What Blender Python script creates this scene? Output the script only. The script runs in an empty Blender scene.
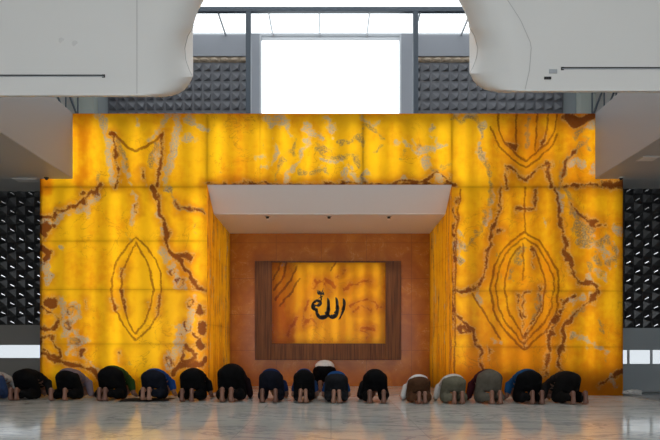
import bpy, bmesh, math, random
import numpy as np
from mathutils import Vector, Matrix, Euler
random.seed(7)
S = bpy.context.scene
COL = S.collection
F = 660 * 35 / 36.0
CX, HY, CZ = 331.0, 345.0, 0.85
YW = 10.8                     # front face of the onyx wall
def pX(px, Y): return (px - CX) * Y / F
def pZ(py, Y): return CZ + (HY - py) * Y / F
def P(px, py, Y): return Vector((pX(px, Y), Y, pZ(py, Y)))

# ------------------------------------------------------------------ helpers
def link(o, parent=None):
    COL.objects.link(o)
    if parent: o.parent = parent
    return o
def tag(o, label=None, cat=None, group=None, kind=None):
    if label: o['label'] = label
    if cat: o['category'] = cat
    if group: o['group'] = group
    if kind: o['kind'] = kind
    return o
def empty(name, loc=(0, 0, 0), rz=0, label=None, cat=None, group=None, kind=None):
    o = bpy.data.objects.new(name, None); link(o)
    o.location = loc; o.rotation_euler = (0, 0, rz); o.empty_display_size = .1
    return tag(o, label, cat, group, kind)
def obj(name, bm, m, parent=None, smooth=False):
    me = bpy.data.meshes.new(name)
    bmesh.ops.recalc_face_normals(bm, faces=bm.faces[:])
    bm.to_mesh(me); bm.free()
    for mm in (m if isinstance(m, (list, tuple)) else [m]): me.materials.append(mm)
    if smooth:
        for p in me.polygons: p.use_smooth = True
    return link(bpy.data.objects.new(name, me), parent)
def box(bm, x0, x1, y0, y1, z0, z1, bev=0, mi=0):
    r = bmesh.ops.create_cube(bm, size=1, matrix=Matrix.Translation(((x0+x1)/2, (y0+y1)/2, (z0+z1)/2)) @ Matrix.Diagonal((x1-x0, y1-y0, z1-z0, 1)))
    vs = r['verts']
    if bev:
        es = list({e for v in vs for e in v.link_edges})
        bmesh.ops.bevel(bm, geom=es, offset=bev, segments=2, affect='EDGES', profile=.5)
    return bm
def B(*a, **k):
    return box(bmesh.new(), *a, **k)
def cyl(bm, p0, p1, r0, r1=None, seg=16):
    p0 = Vector(p0); p1 = Vector(p1); d = p1 - p0
    r1 = r0 if r1 is None else r1
    M = Matrix.Translation((p0 + p1) / 2) @ d.to_track_quat('Z', 'Y').to_matrix().to_4x4()
    bmesh.ops.create_cone(bm, cap_ends=True, cap_tris=False, segments=seg, radius1=r0, radius2=r1, depth=d.length, matrix=M)
    return bm
def ell(bm, c, r, rot=(0, 0, 0), u=20, v=14):
    M = Matrix.Translation(c) @ Euler(rot).to_matrix().to_4x4() @ Matrix.Diagonal((*r, 1))
    bmesh.ops.create_uvsphere(bm, u_segments=u, v_segments=v, radius=1, matrix=M)
    return bm
def cap(bm, p0, p1, r0, r1, seg=14):
    cyl(bm, p0, p1, r0, r1, seg)
    ell(bm, p0, (r0,)*3, u=seg, v=8); ell(bm, p1, (r1,)*3, u=seg, v=8)
    return bm

# ------------------------------------------------------------------ materials
def mat(name, color, rough=.5, metal=0, spec=.5, bump=None, noise=None):
    m = bpy.data.materials.new(name); m.use_nodes = True
    nt = m.node_tree; b = nt.nodes['Principled BSDF']
    b.inputs['Base Color'].default_value = (*color, 1)
    b.inputs['Roughness'].default_value = rough
    b.inputs['Metallic'].default_value = metal
    b.inputs['Specular IOR Level'].default_value = spec
    tc = nt.nodes.new('ShaderNodeTexCoord')
    if noise:
        sc, amt = noise
        n = nt.nodes.new('ShaderNodeTexNoise'); n.inputs['Scale'].default_value = sc; n.inputs['Detail'].default_value = 4
        nt.links.new(tc.outputs['Object'], n.inputs['Vector'])
        r = nt.nodes.new('ShaderNodeMapRange'); r.inputs[1].default_value = .3; r.inputs[2].default_value = .7
        r.inputs[3].default_value = 1 - amt; r.inputs[4].default_value = 1 + amt
        nt.links.new(n.outputs['Fac'], r.inputs[0])
        v = nt.nodes.new('ShaderNodeVectorMath'); v.operation = 'SCALE'
        v.inputs[0].default_value = color
        nt.links.new(r.outputs[0], v.inputs['Scale'])
        nt.links.new(v.outputs[0], b.inputs['Base Color'])
    if bump:
        sc, st = bump
        n = nt.nodes.new('ShaderNodeTexNoise'); n.inputs['Scale'].default_value = sc; n.inputs['Detail'].default_value = 3
        nt.links.new(tc.outputs['Object'], n.inputs['Vector'])
        bp = nt.nodes.new('ShaderNodeBump'); bp.inputs['Strength'].default_value = st; bp.inputs['Distance'].default_value = .03
        nt.links.new(n.outputs['Fac'], bp.inputs['Height'])
        nt.links.new(bp.outputs[0], b.inputs['Normal'])
    return m

class N:
    """small node-graph helper"""
    def __init__(s, name):
        s.m = bpy.data.materials.new(name); s.m.use_nodes = True; s.nt = s.m.node_tree
        s.nt.nodes.clear(); s.out = s.nt.nodes.new('ShaderNodeOutputMaterial')
    def new(s, t, **k):
        n = s.nt.nodes.new(t)
        for a, b in k.items(): setattr(n, a, b)
        return n
    def put(s, sock, v):
        if hasattr(v, 'is_linked') or hasattr(v, 'links'): s.nt.links.new(v, sock)
        else: sock.default_value = v
    def math(s, op, a, b=0, clamp=False):
        n = s.new('ShaderNodeMath', operation=op, use_clamp=clamp); s.put(n.inputs[0], a); s.put(n.inputs[1], b); return n.outputs[0]
    def rng(s, v, a, b, c, d, smooth=True):
        n = s.new('ShaderNodeMapRange', interpolation_type='SMOOTHSTEP' if smooth else 'LINEAR')
        for i, x in enumerate((v, a, b, c, d)): s.put(n.inputs[i], x)
        return n.outputs[0]
    def mix(s, f, a, b):
        n = s.new('ShaderNodeMix', data_type='RGBA')
        s.put(n.inputs[0], f); s.put(n.inputs[6], a if not isinstance(a, tuple) else (*a, 1)); s.put(n.inputs[7], b if not isinstance(b, tuple) else (*b, 1))
        return n.outputs[2]
    def noise(s, vec, scale, detail=4, rough=.55, dist=0):
        n = s.new('ShaderNodeTexNoise'); s.put(n.inputs['Vector'], vec); n.inputs['Scale'].default_value = scale
        n.inputs['Detail'].default_value = detail; n.inputs['Roughness'].default_value = rough; n.inputs['Distortion'].default_value = dist
        return n.outputs['Fac']
    def mapping(s, vec, scale=(1, 1, 1), loc=(0, 0, 0), rot=(0, 0, 0)):
        n = s.new('ShaderNodeMapping'); s.put(n.inputs['Vector'], vec); n.inputs['Scale'].default_value = scale
        n.inputs['Location'].default_value = loc; n.inputs['Rotation'].default_value = rot; return n.outputs[0]
    def attr(s, nm): return s.new('ShaderNodeAttribute', attribute_name=nm).outputs['Fac']

def onyx_material(name, yellow, orange, trans=.85, vert=.5, amp=1.0, vein=(.175, .040, .007), halo=.55):
    """backlit onyx: light from the tubes behind the slab comes through the stone"""
    g = N(name); tc = g.new('ShaderNodeTexCoord').outputs['Object']
    n1 = g.noise(tc, 9, 6, .6); n2 = g.noise(tc, 34, 4, .6); nl = g.noise(tc, 1.3, 3, .5, .4)
    nv = g.noise(g.mapping(tc, (5, 5, .5)), 1.6, 3)
    w = g.math('ADD', g.math('MULTIPLY', g.math('SUBTRACT', n1, .5), 12.0 * amp), g.math('MULTIPLY', g.math('SUBTRACT', n2, .5), 5.0 * amp))
    db = g.math('ADD', g.attr('brown'), g.math('MULTIPLY', w, .55))
    dw = g.math('ADD', g.attr('pale'), w)
    dg = g.math('ADD', g.attr('grey'), w)
    dl = g.attr('line'); se = g.attr('seam'); tone = g.attr('tone')
    t = g.math('ADD', tone, g.math('ADD', g.math('MULTIPLY', g.math('SUBTRACT', nl, .5), 1.1), g.math('MULTIPLY', g.math('SUBTRACT', nv, .5), vert)))
    t = g.math('ADD', t, g.math('MULTIPLY', g.math('SUBTRACT', n1, .5), .75))
    c = g.mix(g.rng(t, .15, .95, 0, 1), yellow, orange)
    # pale halo beside veins, warm rim further out
    c = g.mix(g.rng(g.attr('brown'), 1, 10, .6, 0), c, (.62, .21, .010))
    c = g.mix(g.math('MULTIPLY', g.rng(db, .5, 3.0, halo, 0), g.rng(n2, .4, .6, 0, 1)), c, (.58, .42, .17))
    c = g.mix(g.math('MULTIPLY', g.rng(dw, -1.5, 1.2, .95, 0), g.rng(n2, .36, .58, .15, 1)), c, (.46, .40, .29))
    c = g.mix(g.math('MULTIPLY', g.rng(dg, -1.5, 1.2, .9, 0), g.rng(n2, .36, .6, .15, 1)), c, (.27, .19, .085))
    c = g.mix(g.rng(db, -1.2, .9, .92, 0), c, vein)
    c = g.mix(g.rng(g.math('ADD', dl, g.math('MULTIPLY', g.math('SUBTRACT', n2, .5), 2.2)), -.1, 1.0, .78, 0), c, (.22, .050, .006))
    fl = g.math('ABSOLUTE', g.math('SUBTRACT', g.noise(tc, 2.6, 6, .62, .9), .5))
    c = g.mix(g.math('MULTIPLY', g.rng(fl, 0, .016, .5, 0), g.rng(g.noise(tc, .9, 2), .48, .62, 0, 1)), c, (.40, .15, .015))
    c = g.mix(g.rng(g.math('ADD', se, g.math('MULTIPLY', n1, .8)), .4, 1.1, .26, 0), c, (.28, .07, .008))
    tr = g.new('ShaderNodeBsdfTranslucent'); g.put(tr.inputs['Color'], c)
    p = g.new('ShaderNodeBsdfPrincipled'); g.put(p.inputs['Base Color'], c); p.inputs['Roughness'].default_value = .28
    p.inputs['Specular IOR Level'].default_value = .35
    mx = g.new('ShaderNodeMixShader'); mx.inputs[0].default_value = trans
    g.nt.links.new(p.outputs[0], mx.inputs[1]); g.nt.links.new(tr.outputs[0], mx.inputs[2]); g.nt.links.new(mx.outputs[0], g.out.inputs[0])
    return g.m
M_onyx = onyx_material('backlit_onyx', (.93, .52, .010), (.78, .27, .006))
M_onyx_side = onyx_material('backlit_orange_onyx', (.92, .40, .010), (.66, .16, .006), vert=1.6, vein=(.34, .08, .008))
M_onyx_center = onyx_material('backlit_amber_onyx', (.93, .49, .012), (.72, .23, .008), vert=.9, vein=(.50, .13, .010), halo=.1)

def brown_stone():
    g = N('polished_orange_stone'); tc = g.new('ShaderNodeTexCoord').outputs['Object']
    a = g.noise(tc, 2.2, 5, .6, .6); b = g.noise(g.mapping(tc, (1, 1, 1), rot=(0, .7, 0)), 3.2, 5, .6, 1.4)
    c = g.mix(g.rng(a, .3, .7, 0, 1), (.37, .105, .006), (.51, .172, .010))
    v = g.math('ABSOLUTE', g.math('SUBTRACT', b, .5))
    c = g.mix(g.math('MULTIPLY', g.rng(v, 0, .016, .55, 0), g.rng(a, .45, .65, 0, 1)), c, (.70, .38, .11))
    br = g.new('ShaderNodeTexBrick'); br.offset = 0
    g.put(br.inputs['Vector'], g.mapping(tc, (1, 1, 1), rot=(math.pi/2, 0, 0), loc=(.2, 0, 0)))
    br.inputs['Scale'].default_value = 1; br.inputs['Mortar Size'].default_value = .004; br.inputs['Brick Width'].default_value = .93; br.inputs['Row Height'].default_value = .74
    c = g.mix(g.math('MULTIPLY', br.outputs['Fac'], .6), c, (.12, .03, .008))
    p = g.new('ShaderNodeBsdfPrincipled'); g.put(p.inputs['Base Color'], c); p.inputs['Roughness'].default_value = .26; p.inputs['Specular IOR Level'].default_value = .22
    g.nt.links.new(p.outputs[0], g.out.inputs[0]); return g.m
M_stone = brown_stone()

def marble_floor():
    g = N('polished_marble_floor'); tc = g.new('ShaderNodeTexCoord').outputs['Object']
    a = g.noise(tc, .55, 5, .55, .8)
    v1 = g.noise(g.mapping(tc, (.5, 1.1, 1), rot=(0, 0, .35)), 1.3, 7, .62, 1.2)
    v2 = g.noise(g.mapping(tc, (.7, 1.5, 1), rot=(0, 0, -.25), loc=(3, 1, 0)), 2.4, 7, .6, .8)
    c = g.mix(g.rng(a, .3, .7, 0, 1), (.64, .67, .64), (.76, .78, .75))
    e1 = g.math('ABSOLUTE', g.math('SUBTRACT', v1, .5)); e2 = g.math('ABSOLUTE', g.math('SUBTRACT', v2, .52))
    c = g.mix(g.rng(e1, 0, .035, .6, 0), c, (.33, .35, .38))
    c = g.mix(g.rng(e2, 0, .016, .4, 0), c, (.36, .38, .42))
    br = g.new('ShaderNodeTexBrick'); br.offset = 0
    g.put(br.inputs['Vector'], tc); br.inputs['Scale'].default_value = 1; br.inputs['Mortar Size'].default_value = .003
    br.inputs['Brick Width'].default_value = .9; br.inputs['Row Height'].default_value = .9
    c = g.mix(g.math('MULTIPLY', br.outputs['Fac'], .45), c, (.25, .24, .23))
    p = g.new('ShaderNodeBsdfPrincipled'); g.put(p.inputs['Base Color'], c)
    g.put(p.inputs['Roughness'], g.rng(g.noise(tc, 3, 3), .3, .7, .07, .13)); p.inputs['Specular IOR Level'].default_value = .36
    n = g.new('ShaderNodeBump'); n.inputs['Strength'].default_value = .06; n.inputs['Distance'].default_value = .02
    g.put(n.inputs['Height'], g.noise(tc, 2.5, 2)); g.nt.links.new(n.outputs[0], p.inputs['Normal'])
    g.nt.links.new(p.outputs[0], g.out.inputs[0]); return g.m
M_floor = marble_floor()

def wood_mat():
    g = N('dark_brown_wood'); tc = g.new('ShaderNodeTexCoord').outputs['Object']
    a = g.noise(g.mapping(tc, (26, 26, .8)), 1.5, 5, .6, .3)
    c = g.mix(g.rng(a, .3, .7, 0, 1), (.075, .024, .004), (.19, .068, .014))
    p = g.new('ShaderNodeBsdfPrincipled'); g.put(p.inputs['Base Color'], c); p.inputs['Roughness'].default_value = .45; p.inputs['Specular IOR Level'].default_value = .2
    g.nt.links.new(p.outputs[0], g.out.inputs[0]); return g.m
M_wood = wood_mat()
def glass_mat(nm, tint):
    g = N(nm)
    t = g.new('ShaderNodeBsdfTransparent'); t.inputs[0].default_value = tint
    gl = g.new('ShaderNodeBsdfGlossy'); gl.inputs['Roughness'].default_value = .03
    lw = g.new('ShaderNodeLayerWeight'); lw.inputs[0].default_value = .5
    fac = g.math('ADD', g.math('MULTIPLY', g.math('POWER', lw.outputs['Facing'], 5), .7), .03)
    mx = g.new('ShaderNodeMixShader')
    g.nt.links.new(fac, mx.inputs[0]); g.nt.links.new(t.outputs[0], mx.inputs[1]); g.nt.links.new(gl.outputs[0], mx.inputs[2])
    g.nt.links.new(mx.outputs[0], g.out.inputs[0]); return g.m
M_glass = glass_mat('clear_glass', (.97, .98, .98, 1)); M_tint = glass_mat('tinted_glass', (.60, .61, .62, 1))
M_white = mat('white_plaster', (.70, .69, .67), .55)
M_ceil = mat('ceiling_paint', (.66, .645, .63), .6)
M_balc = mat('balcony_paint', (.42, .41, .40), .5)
M_face_shade = mat('balcony_face_shaded', (.25, .245, .25), .45)  # same paint made darker: shade on the inner faces put into the colour
M_soffit = mat('niche_ceiling_paint', (.86, .85, .85), .6)
M_tile = mat('glossy_black_tile', (.016, .016, .017), .38, spec=.35)
M_glint = mat('tile_glint', (.32, .32, .32), .2, 1)
M_tile_up = mat('slate_grey_tile', (.078, .081, .094), .38)
M_cap = mat('warm_lit_tile', (.34, .27, .20), .4)
M_gpanel = mat('grey_panel', (.21, .235, .25), .45)
M_lpanel = mat('dark_grey_panel', (.15, .14, .125), .5)
M_gwall = mat('blue_grey_wall', (.25, .265, .30), .6)
M_column = mat('pale_green_grey_column', (.34, .37, .34), .6)
M_steel = mat('dark_blue_steel', (.035, .05, .07), .45)
M_alu = mat('grey_aluminium', (.40, .42, .45), .4, .3)
M_dark = mat('black_slot', (.01, .01, .01), .6)
M_box = mat('light_box_lining', (.14, .14, .14), .8)
M_plaster = mat('hall_plaster', (.55, .54, .52), .7)
M_seam = mat('seam_shadow_line', (.45, .44, .43), .6)
M_blank = mat('faint_grey_cap', (.60, .59, .575), .6)
M_lamp = mat('lamp_trim', (.52, .50, .47), .4, .2)
M_letter = mat('polished_dark_metal', (.010, .012, .016), .5, .0)
def emis(name, col, st):
    g = N(name); e = g.new('ShaderNodeEmission'); e.inputs[0].default_value = (*col, 1); e.inputs[1].default_value = st
    g.nt.links.new(e.outputs[0], g.out.inputs[0]); return g.m
M_bulb = emis('spot_bulb', (1, .85, .65), 4)

# ------------------------------------------------------------------ onyx pattern (photo-pixel coordinates on the wall plane)
VB, VW, VG, VL = [], [], [], []      # brown, pale, grey, thin line: (polyline, halfwidth)
def br(hw, *pts): VB.append((pts, hw))
def wh(hw, *pts): VW.append((pts, hw))
def gr(hw, *pts): VG.append((pts, hw))
def ln(hw, *pts): VL.append((pts, hw*.72))
# left pier
ln(.7, (136,237),(127,246),(117,262),(112,275),(112,292),(115,310),(124,326),(136,341),(150,327),(159,312),(161,290),(160,272),(155,258),(146,246),(136,237))
ln(.7, (136,243),(128,258),(123,272),(120,290),(123,306),(127,318),(136,334),(145,322),(151,306),(153,290),(150,272),(144,256),(136,243))
br(1.2,(124,268),(123,277)); br(.9,(113,296),(115,308)); br(.9,(160,296),(158,312)); br(.7,(121,290),(125,312))
br(1.8,(40,218),(47,217),(53,219),(60,211),(68,208),(78,206),(84,201),(92,194),(100,187)); br(3.2,(84,203),(85,205)); br(2.4,(83,193),(83,195))
br(5.5,(44,231),(49,228)); br(3.2,(41,247),(48,252),(46,260)); wh(2,(42,223),(54,222),(64,214),(80,211),(92,204),(96,194))
br(2.2,(153,187),(157,200),(160,215),(165,230),(168,245),(172,256),(180,262),(186,270),(192,280),(197,288),(203,287)); br(2.6,(174,258),(184,254),(190,258))
wh(2.5,(160,245),(165,257),(172,268),(180,283),(186,287)); wh(1.2,(157,213),(160,230),(164,244))
gr(2.0,(166,187),(171,192),(174,203),(178,209),(184,205),(190,208),(197,209),(204,213)); br(.9,(174,200),(178,209),(185,205),(204,213))
br(6.0,(50,304),(52,303)); br(1.2,(40,309),(47,313),(55,315),(58,323),(52,330),(40,331))
br(1.6,(41,347),(43,339),(48,336),(54,340),(56,347),(61,352),(57,358),(48,354),(42,351)); br(2.2,(42,354),(52,361),(60,360),(68,362),(75,367),(85,369),(93,370),(98,379)); br(2.6,(83,351),(82,356))
wh(6,(43,268),(46,281)); wh(3,(60,298),(64,318),(66,336)); wh(2.5,(60,304),(75,303),(78,318),(70,322)); wh(2.5,(76,330),(84,340),(70,350)); wh(2,(85,360),(96,368))
gr(1.0,(65,308),(71,306),(73,312),(67,315),(65,308)); gr(.9,(66,323),(71,322),(71,328),(66,326)); gr(.9,(70,340),(76,338),(76,345),(70,344))
br(4,(201,309),(203,312)); br(4,(203,326),(203,330)); br(2.4,(195,334),(197,337)); br(3.8,(199,342),(200,345))
br(1.9,(182,352),(186,347),(193,349),(196,357),(190,363),(183,361),(182,352)); br(3.4,(174,372),(180,364),(191,366),(200,363),(205,358))
wh(4,(177,328),(176,342),(180,352)); wh(3,(194,312),(190,322),(186,330)); wh(2,(172,352),(170,365))
wh(1.4,(132,190),(134,205),(132,222)); br(.9,(135,198),(136,212))
# left of the header
wh(3.6,(96,114),(102,120),(104,128)); wh(3.0,(104,128),(107,145),(109,160)); wh(1.8,(109,160),(111,175),(113,187))
wh(3.6,(178,116),(178,130),(174,145),(170,158),(168,172)); wh(1.8,(168,172),(166,187)); wh(2.6,(178,118),(190,115),(196,122),(203,128)); wh(2.2,(176,143),(183,140),(193,138)); wh(1.6,(134,114),(137,124)); wh(1.2,(171,114),(165,121),(158,130),(148,142))
ln(1.2,(112,132),(118,138),(128,147),(136,150),(146,147),(156,140),(162,134)); br(1.2,(112,133),(115,150),(117,170),(117,187)); br(1.2,(163,133),(161,150),(160,170),(158,187))
gr(2.4,(119,143),(124,155),(128,164)); wh(1.6,(121,150),(126,168),(130,180)); gr(2.4,(156,145),(153,158),(151,166)); wh(1.6,(158,142),(156,162))
# middle of the header
wh(3,(262,117),(270,121),(280,116),(284,124),(272,126)); wh(1.8,(262,165),(270,166),(276,150),(275,140)); wh(1.8,(285,128),(288,136)); gr(1.3,(296,138),(294,152),(285,155),(280,160),(275,172),(273,180))
wh(2.2,(306,140),(306,150),(298,160),(288,170),(284,184)); wh(3,(329,118),(331,126),(330,134)); wh(1.8,(303,128),(312,132),(322,140)); wh(1.6,(300,122),(312,128))
gr(2.6,(318,147),(325,151),(332,156),(345,157)); gr(2.4,(338,143),(346,144),(352,140),(360,137)); gr(2.8,(299,170),(306,173)); gr(2.2,(313,175),(325,172)); wh(2.4,(320,158),(332,163),(342,160)); gr(2.4,(354,156),(357,165)); wh(3.2,(344,170),(347,184)); wh(2,(352,172),(360,182))
gr(2,(363,122),(372,130),(384,138)); wh(1.6,(362,117),(372,126),(378,124)); gr(1.2,(363,130),(362,150)); wh(1.8,(360,178),(368,170)); gr(1.3,(363,175),(361,184))
wh(3.6,(416,152),(424,150),(432,148)); wh(3.8,(425,158),(426,167)); wh(1.4,(434,128),(431,140),(432,148)); gr(1.2,(414,149),(419,146),(424,150)); wh(1.8,(437,146),(444,144)); br(1.6,(390,184),(402,179),(412,182),(424,181),(436,172),(446,180),(454,186)); gr(1.6,(430,172),(440,170),(447,164)); wh(2,(432,176),(440,180)); br(1.2,(206,185),(240,184.5),(300,185),(360,184),(452,185))
gr(2.2,(452,117),(462,121),(472,117),(478,122)); wh(2.4,(455,114),(466,117),(476,114))
# right of the header
gr(2.2,(477,114),(482,124),(481,138),(480,150),(485,162),(489,175),(491,187)); wh(2.2,(483,122),(478,146),(484,160))
ln(.7,(499,114),(499,130),(505,143),(515,153),(525,161),(536,153),(547,143),(555,131),(557,114)); ln(.6,(490,126),(499,147),(512,158),(525,167),(540,158),(551,146),(558,134)); br(1.0,(508,187),(508,172),(506,164),(513,168),(525,179),(536,170),(546,165),(552,162),(552,167),(547,172),(549,187))
ln(.7,(516,114),(516,130),(515,146)); br(1.8,(509,145),(513,147)); ln(.7,(548,114),(547,130),(541,148)); gr(1.6,(530,119),(529,130),(526,148)); ln(.5,(537,114),(535,150)); br(.8,(545,134),(541,146))
br(4,(567,116),(575,122),(590,116)); gr(3.6,(578,134),(584,131)); gr(2.2,(590,140),(576,149),(568,158),(565,168),(561,178),(559,187)); br(1.5,(575,150),(566,162),(561,187)); wh(3.6,(572,164),(577,162),(582,165)); wh(2.4,(590,170),(594,164)); wh(2,(592,124),(586,128)); br(2.4,(600,182),(608,184),(623,182)); br(1.4,(563,187),(585,185),(623,187))
# right pier
gr(1.5,(490,187),(488,203),(484,218),(479,232),(475,242),(466,248),(459,253)); wh(1.8,(492,190),(489,208),(484,222)); br(1.6,(501,187),(498,205),(494,225),(490,245),(486,260),(484,275),(478,287),(472,290),(456,290)); br(1.6,(499,228),(500,230))
wh(2.2,(456,242),(460,248),(463,258)); gr(2.4,(459,249),(456,256),(461,260)); wh(1.6,(462,232),(465,240))
br(1.3,(553,187),(557,205),(560,225),(563,245),(567,258),(569,266)); wh(2.0,(556,190),(560,210)); br(2.8,(568,261),(569,268)); br(1.8,(564,240),(567,262),(572,276),(580,283),(590,285))
gr(3.2,(567,190),(569,203),(574,215),(580,225)); gr(5.5,(576,224),(584,236),(590,229)); gr(4,(578,243),(590,240)); br(1.6,(570,205),(582,217),(592,224),(604,225)); br(1.2,(586,216),(588,222),(598,219))
wh(4.5,(616,228),(621,231)); gr(3.4,(598,246),(607,240),(614,248)); gr(3.2,(594,258),(601,262)); gr(3,(608,263),(618,258)); wh(2.4,(600,250),(612,254)); gr(2.4,(585,262),(592,270)); wh(2.2,(588,275),(594,283)); br(1.5,(536,192),(536,208),(518,212)); ln(.6,(525,187),(525,232))
ln(.8,(524,232),(512,241),(500,255),(493,270),(491,290),(494,310),(504,330),(524,350),(545,332),(556,312),(559,290),(557,270),(550,255),(538,241),(524,232))
ln(.6,(524,238),(512,247),(503,260),(497,274),(496,290),(499,308),(508,326),(524,344),(541,327),(551,308),(554,290),(553,274),(547,260),(537,247),(524,238))
ln(.7,(520,246),(511,258),(506,274),(505,292),(508,310),(516,326),(524,338)); ln(.7,(530,246),(539,258),(544,274),(545,292),(541,312),(532,330),(524,338)); ln(.5,(523,244),(523,280))
gr(2.0,(522,248),(519,258),(513,270),(511,278)); br(1.0,(516,294),(518,308),(523,330)); gr(2.2,(540,296),(538,306),(532,318)); br(1.0,(541,288),(538,308),(528,335),(524,346)); br(1.1,(531,250),(533,262),(536,266)); br(1.2,(522,297),(532,291)); br(.8,(524,300),(523,318))
br(2.0,(580,283),(588,281),(595,287),(598,293),(592,301),(583,308),(577,313),(570,320),(565,326),(564,338),(560,352),(559,372)); br(2.4,(584,284),(590,281)); br(1.4,(575,294),(564,302),(558,312),(553,322),(549,335),(548,350),(545,376)); br(2.0,(551,322),(555,316)); br(1.4,(547,332),(551,329),(552,335),(547,336)); gr(2.8,(574,316),(582,311),(588,307))
wh(2.8,(570,302),(580,298),(590,295)); wh(3.4,(573,337),(582,340),(592,344)); wh(1.8,(590,350),(600,348),(608,352)); wh(3.0,(478,294),(482,301)); wh(2.2,(496,340),(499,342)); wh(2,(598,270),(606,280)); gr(2,(600,320),(606,330))
br(1.7,(452,309),(458,317),(465,324),(471,329),(477,339),(479,350),(483,378)); br(1.8,(456,329),(461,326),(467,330),(461,334),(456,329)); br(1.8,(600,387),(607,380),(616,375),(623,370)); wh(2.6,(611,377),(616,387)); br(1.2,(560,376),(575,390))
ln(.6,(460,190),(456,240),(455,300),(454,392)); ln(.7,(472,294),(484,312),(500,338)); br(.9,(456,200),(453,260),(452,330))

def ring(cx, cy, r, hw=.7, pale=True, L=None):
    pts = tuple((cx + r*math.cos(a*math.pi/5), cy + r*math.sin(a*math.pi/5)) for a in range(11))
    (VB if L is None else L).append((pts, hw))
    if pale: VW.append((tuple((cx + (r+2.2)*math.cos(a*math.pi/5), cy + (r+2.2)*math.sin(a*math.pi/5)) for a in range(11)), .5))
for cx, cy, r in ((69, 311, 4), (69, 325, 3), (74, 341, 4), (60, 318, 2.5), (79, 352, 2), (191, 303, 3), (186, 326, 4), (181, 338, 3), (170, 362, 3), (173, 272, 3.5), (180, 283, 3), (47, 281, 4), (43, 262, 3)): ring(cx, cy, r, .35)
for cx, cy, r in ((578, 219, 3), (586, 231, 3.5), (593, 240, 3), (600, 247, 3), (609, 243, 3.2), (615, 252, 2.6), (598, 259, 2.6), (588, 247, 2.4), (612, 263, 2.4), (581, 243, 2.2), (458, 246, 3), (460, 258, 2.4), (605, 272, 2)): ring(cx, cy, r, .4, True, VG)
rr = random.Random(12)
for k in range(60):                                     # small flecks and broken threads scattered through the stone
    u, v = rr.uniform(44, 620), rr.uniform(116, 385)
    if 205 < u < 454 and v > 183: continue
    a = rr.uniform(-.5, .5) + math.pi/2; q = rr.uniform(3, 12)
    rr.choice((VB, VG, VW, VG))[len(VB)*99:] = [(((u, v), (u+q*math.cos(a)*.6, v+q*.5), (u+q*math.cos(a), v+q)), rr.uniform(.1, .7))]
for k in range(14):
    u, v = rr.uniform(262, 448), rr.uniform(117, 180); a = rr.uniform(0, 6.3); q = rr.uniform(4, 14)
    rr.choice((VG, VW, VW))[len(VB)*99:] = [(((u, v), (u+q*math.cos(a)*.6+2, v+q*.4*math.sin(a)), (u+q*math.cos(a), v+.6*q*math.sin(a))), rr.uniform(.4, 1.6))]

def seg_dist(U, V, pts, hw, rs):
    best = np.full(U.shape, 1e3)
    for (x0, y0), (x1, y1) in zip(pts[:-1], pts[1:]):
        m = (U > min(x0, x1) - 25) & (U < max(x0, x1) + 25) & (V > min(y0, y1) - 25) & (V < max(y0, y1) + 25)
        if not m.any(): continue
        dx, dy = x1 - x0, y1 - y0; L = dx*dx + dy*dy + 1e-9
        t = np.clip(((U[m]-x0)*dx + (V[m]-y0)*dy) / L, 0, 1)
        d = np.hypot(U[m] - x0 - t*dx, V[m] - y0 - t*dy) - hw
        best[m] = np.minimum(best[m], d)
    return best
def vnoise(U, V, per, seed):
    x, y = U/per, V/per; i, j = np.floor(x), np.floor(y); f, g = x-i, y-j
    f = f*f*(3-2*f); g = g*g*(3-2*g)
    def h(a, b):
        v = np.sin(a*127.1 + b*311.7 + seed*74.7)*43758.5453
        return (v - np.floor(v))*2-1
    return (h(i, j)*(1-f) + h(i+1, j)*f)*(1-g) + (h(i, j+1)*(1-f) + h(i+1, j+1)*f)*g
def warp(U, V, a):
    du = 2.6*vnoise(U, V, 11, 1) + 1.7*vnoise(U, V, 5, 2) + .9*vnoise(U, V, 2.6, 5)
    dv = 2.6*vnoise(U, V, 11, 3) + 1.7*vnoise(U, V, 5, 4) + .9*vnoise(U, V, 2.6, 6)
    return U + a*du, V + a*dv
def field(U, V, L, w=1.0):
    U, V = warp(U, V, w)
    f = np.full(U.shape, 30.0)
    for i, (pts, hw) in enumerate(L): f = np.minimum(f, seg_dist(U, V, pts, hw, i))
    return f
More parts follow.
